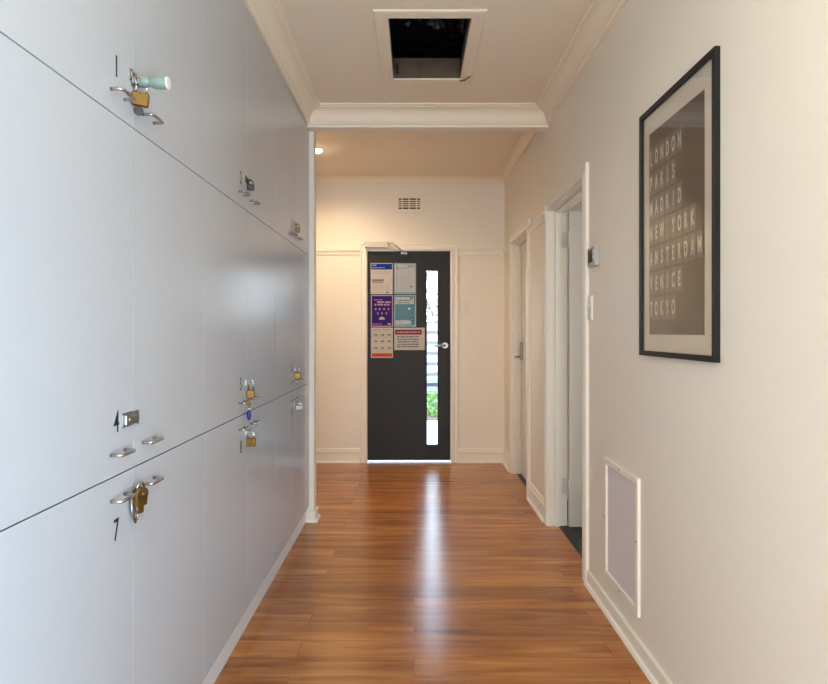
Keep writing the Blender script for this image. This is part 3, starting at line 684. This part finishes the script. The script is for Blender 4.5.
# crinkled black sheet seen through the hatch
m = bmesh.new(); bmesh.ops.create_grid(m, x_segments=110, y_segments=90, size=0.5)
from mathutils import noise as mn
for v in m.verts:
    x, y = v.co.x*1.8, v.co.y*1.6
    zz = 0.10*mn.noise(Vector((x*2.2, y*2.2, 1))) + 0.05*abs(mn.noise(Vector((x*7, y*7, 4)))) + 0.022*abs(mn.noise(Vector((x*19, y*19, 9))))
    v.co = Vector((x+0.06, y+3.15, max(2.84, 2.96+1.3*zz)))
for f in m.faces: f.smooth = False
b = MB(); b.merge(m); tag(b.build('plastic_sheet', FOIL, None, (0.06, 3.15, 2.96)), 'crinkled black plastic sheet inside the open roof hatch', 'sheet')
b = MB(); b.tube([(0.258, 3.40, ZC+0.04), (0.262, 3.415, ZC-0.012), (0.285, 3.385, ZC-0.020), (0.314, 3.345, ZC-0.014)], 0.004, 8)
tag(b.build('wire', WIRE, None, (0.262, 3.41, ZC)), 'short orange brown wire poking out of the corner of the roof hatch', 'wire')

# ------------------------------------------------------------------ downlight
def downlight(x, y, zc, label):
    t = thing('downlight', label, 'ceiling light', (x, y, zc))
    b = MB(); b.tube([(0.045*math.cos(q/28*2*PI), 0.045*math.sin(q/28*2*PI), -0.002) for q in range(28)], 0.005, 8, closed=True); b.build('trim_ring', PWHITE, t)
    b = MB(); b.tube([(0, 0, -0.001), (0, 0, -0.006)], [0.040, 0.036], 24); b.tube([(0, 0, -0.006), (0, 0, -0.016), (0, 0, -0.024), (0, 0, -0.029)], [0.034, 0.030, 0.020, 0.008], 20); b.build('lens', LAMP, t)
downlight(-0.785, 4.87, ZF, 'small bright round downlight in the far ceiling, left, past the lockers')

# ------------------------------------------------------------------ outside, seen through the glass strip
sbox('ground_path', CONC, (-3, 4, YB+0.12, 9.3, -0.20, -0.12), (DX[0]-0.2, DX[1]+0.3, YB+0.05, YB+0.5, -0.12, -0.004))
sbox('ground_garden', SOIL, (-3, 4, 9.3, 14, -0.20, -0.10))
def foliage(name, label, cat, cx, cy, cz, rx, ry, rz_, n, size, m, seed):
    rnd = random.Random(seed); b = MB()
    for k in range(n):
        while True:
            q = Vector((rnd.uniform(-1, 1), rnd.uniform(-1, 1), rnd.uniform(-1, 1)))
            if 0.3 < q.length < 1: break
        p = Vector((cx+q.x*rx, cy+q.y*ry, cz+q.z*rz_))
        R = Euler((rnd.uniform(-1, 1), rnd.uniform(-1, 1), rnd.uniform(0, 6.28))).to_matrix()
        s_ = size*rnd.uniform(0.6, 1.2)
        pts = [R @ Vector(a)*s_+p for a in ((-0.5, 0, 0), (-0.1, 0.25, 0.05), (0.5, 0, 0), (-0.1, -0.25, 0.05))]
        b.face(pts)
    return tag(b.build(name, m, None, (cx, cy, cz-rz_)), label, cat)
foliage('garden_shrub', 'low bright green shrub outside, seen through the door glass', 'shrub', 0.35, 9.75, 0.06, 0.8, 0.35, 0.24, 1500, 0.09, LEAF, 3)
tr = thing('garden_tree', 'pale tree beyond the fence outside the front door', 'tree', (0.5, 13.2, -0.1))
cr_ = foliage('crown', '', '', 0.5, 13.2, 2.3, 1.2, 0.7, 0.8, 700, 0.22, LEAFD, 5); del cr_['label']; del cr_['category']
cr_.data.transform(Matrix.Translation((0, 0, 1.6))); cr_.location = (0, 0, 0); cr_.parent = tr
b = MB(); b.tube([(0, 0, 0), (0.05, 0, 0.9), (0, 0.05, 1.5), (0.05, 0, 2.6)], [0.09, 0.07, 0.06, 0.03], 10)
for q in range(5): b.tube([(0.02, 0.03, 1.5), (0.35*math.cos(q*1.3), 0.3*math.sin(q*1.3), 2.1), (0.8*math.cos(q*1.3), 0.45*math.sin(q*1.3), 2.7)], [0.04, 0.025, 0.01], 8)
b.build('trunk', SOIL, tr)
t = thing('slat_fence', 'grey horizontal slat fence outside, seen through the door glass', 'fence', (0.5, 10.6, -0.1))
b = MB()
for k in range(8):
    b.box(-2.0, 3.0, 10.60, 10.62, -0.02+0.185*k, 0.10+0.185*k)
b.build('slats', SLATM, t, (0.5, 10.6, -0.1))
for xx in (-1.5, 0.72, 2.5):
    b = MB(); b.box(xx, xx+0.09, 10.63, 10.72, -0.1, 1.52); b.build('post', SLATD, t, (0.5, 10.6, -0.1))
b = MB(); b.box(-2.0, 3.0, 10.58, 10.64, 1.46, 1.53); b.build('top_rail', SLATM, t, (0.5, 10.6, -0.1))
b = MB(); b.box(-2.0, 3.0, 10.74, 10.76, -0.1, 1.44); b.build('backing_board', SLATD, t, (0.5, 10.6, -0.1))
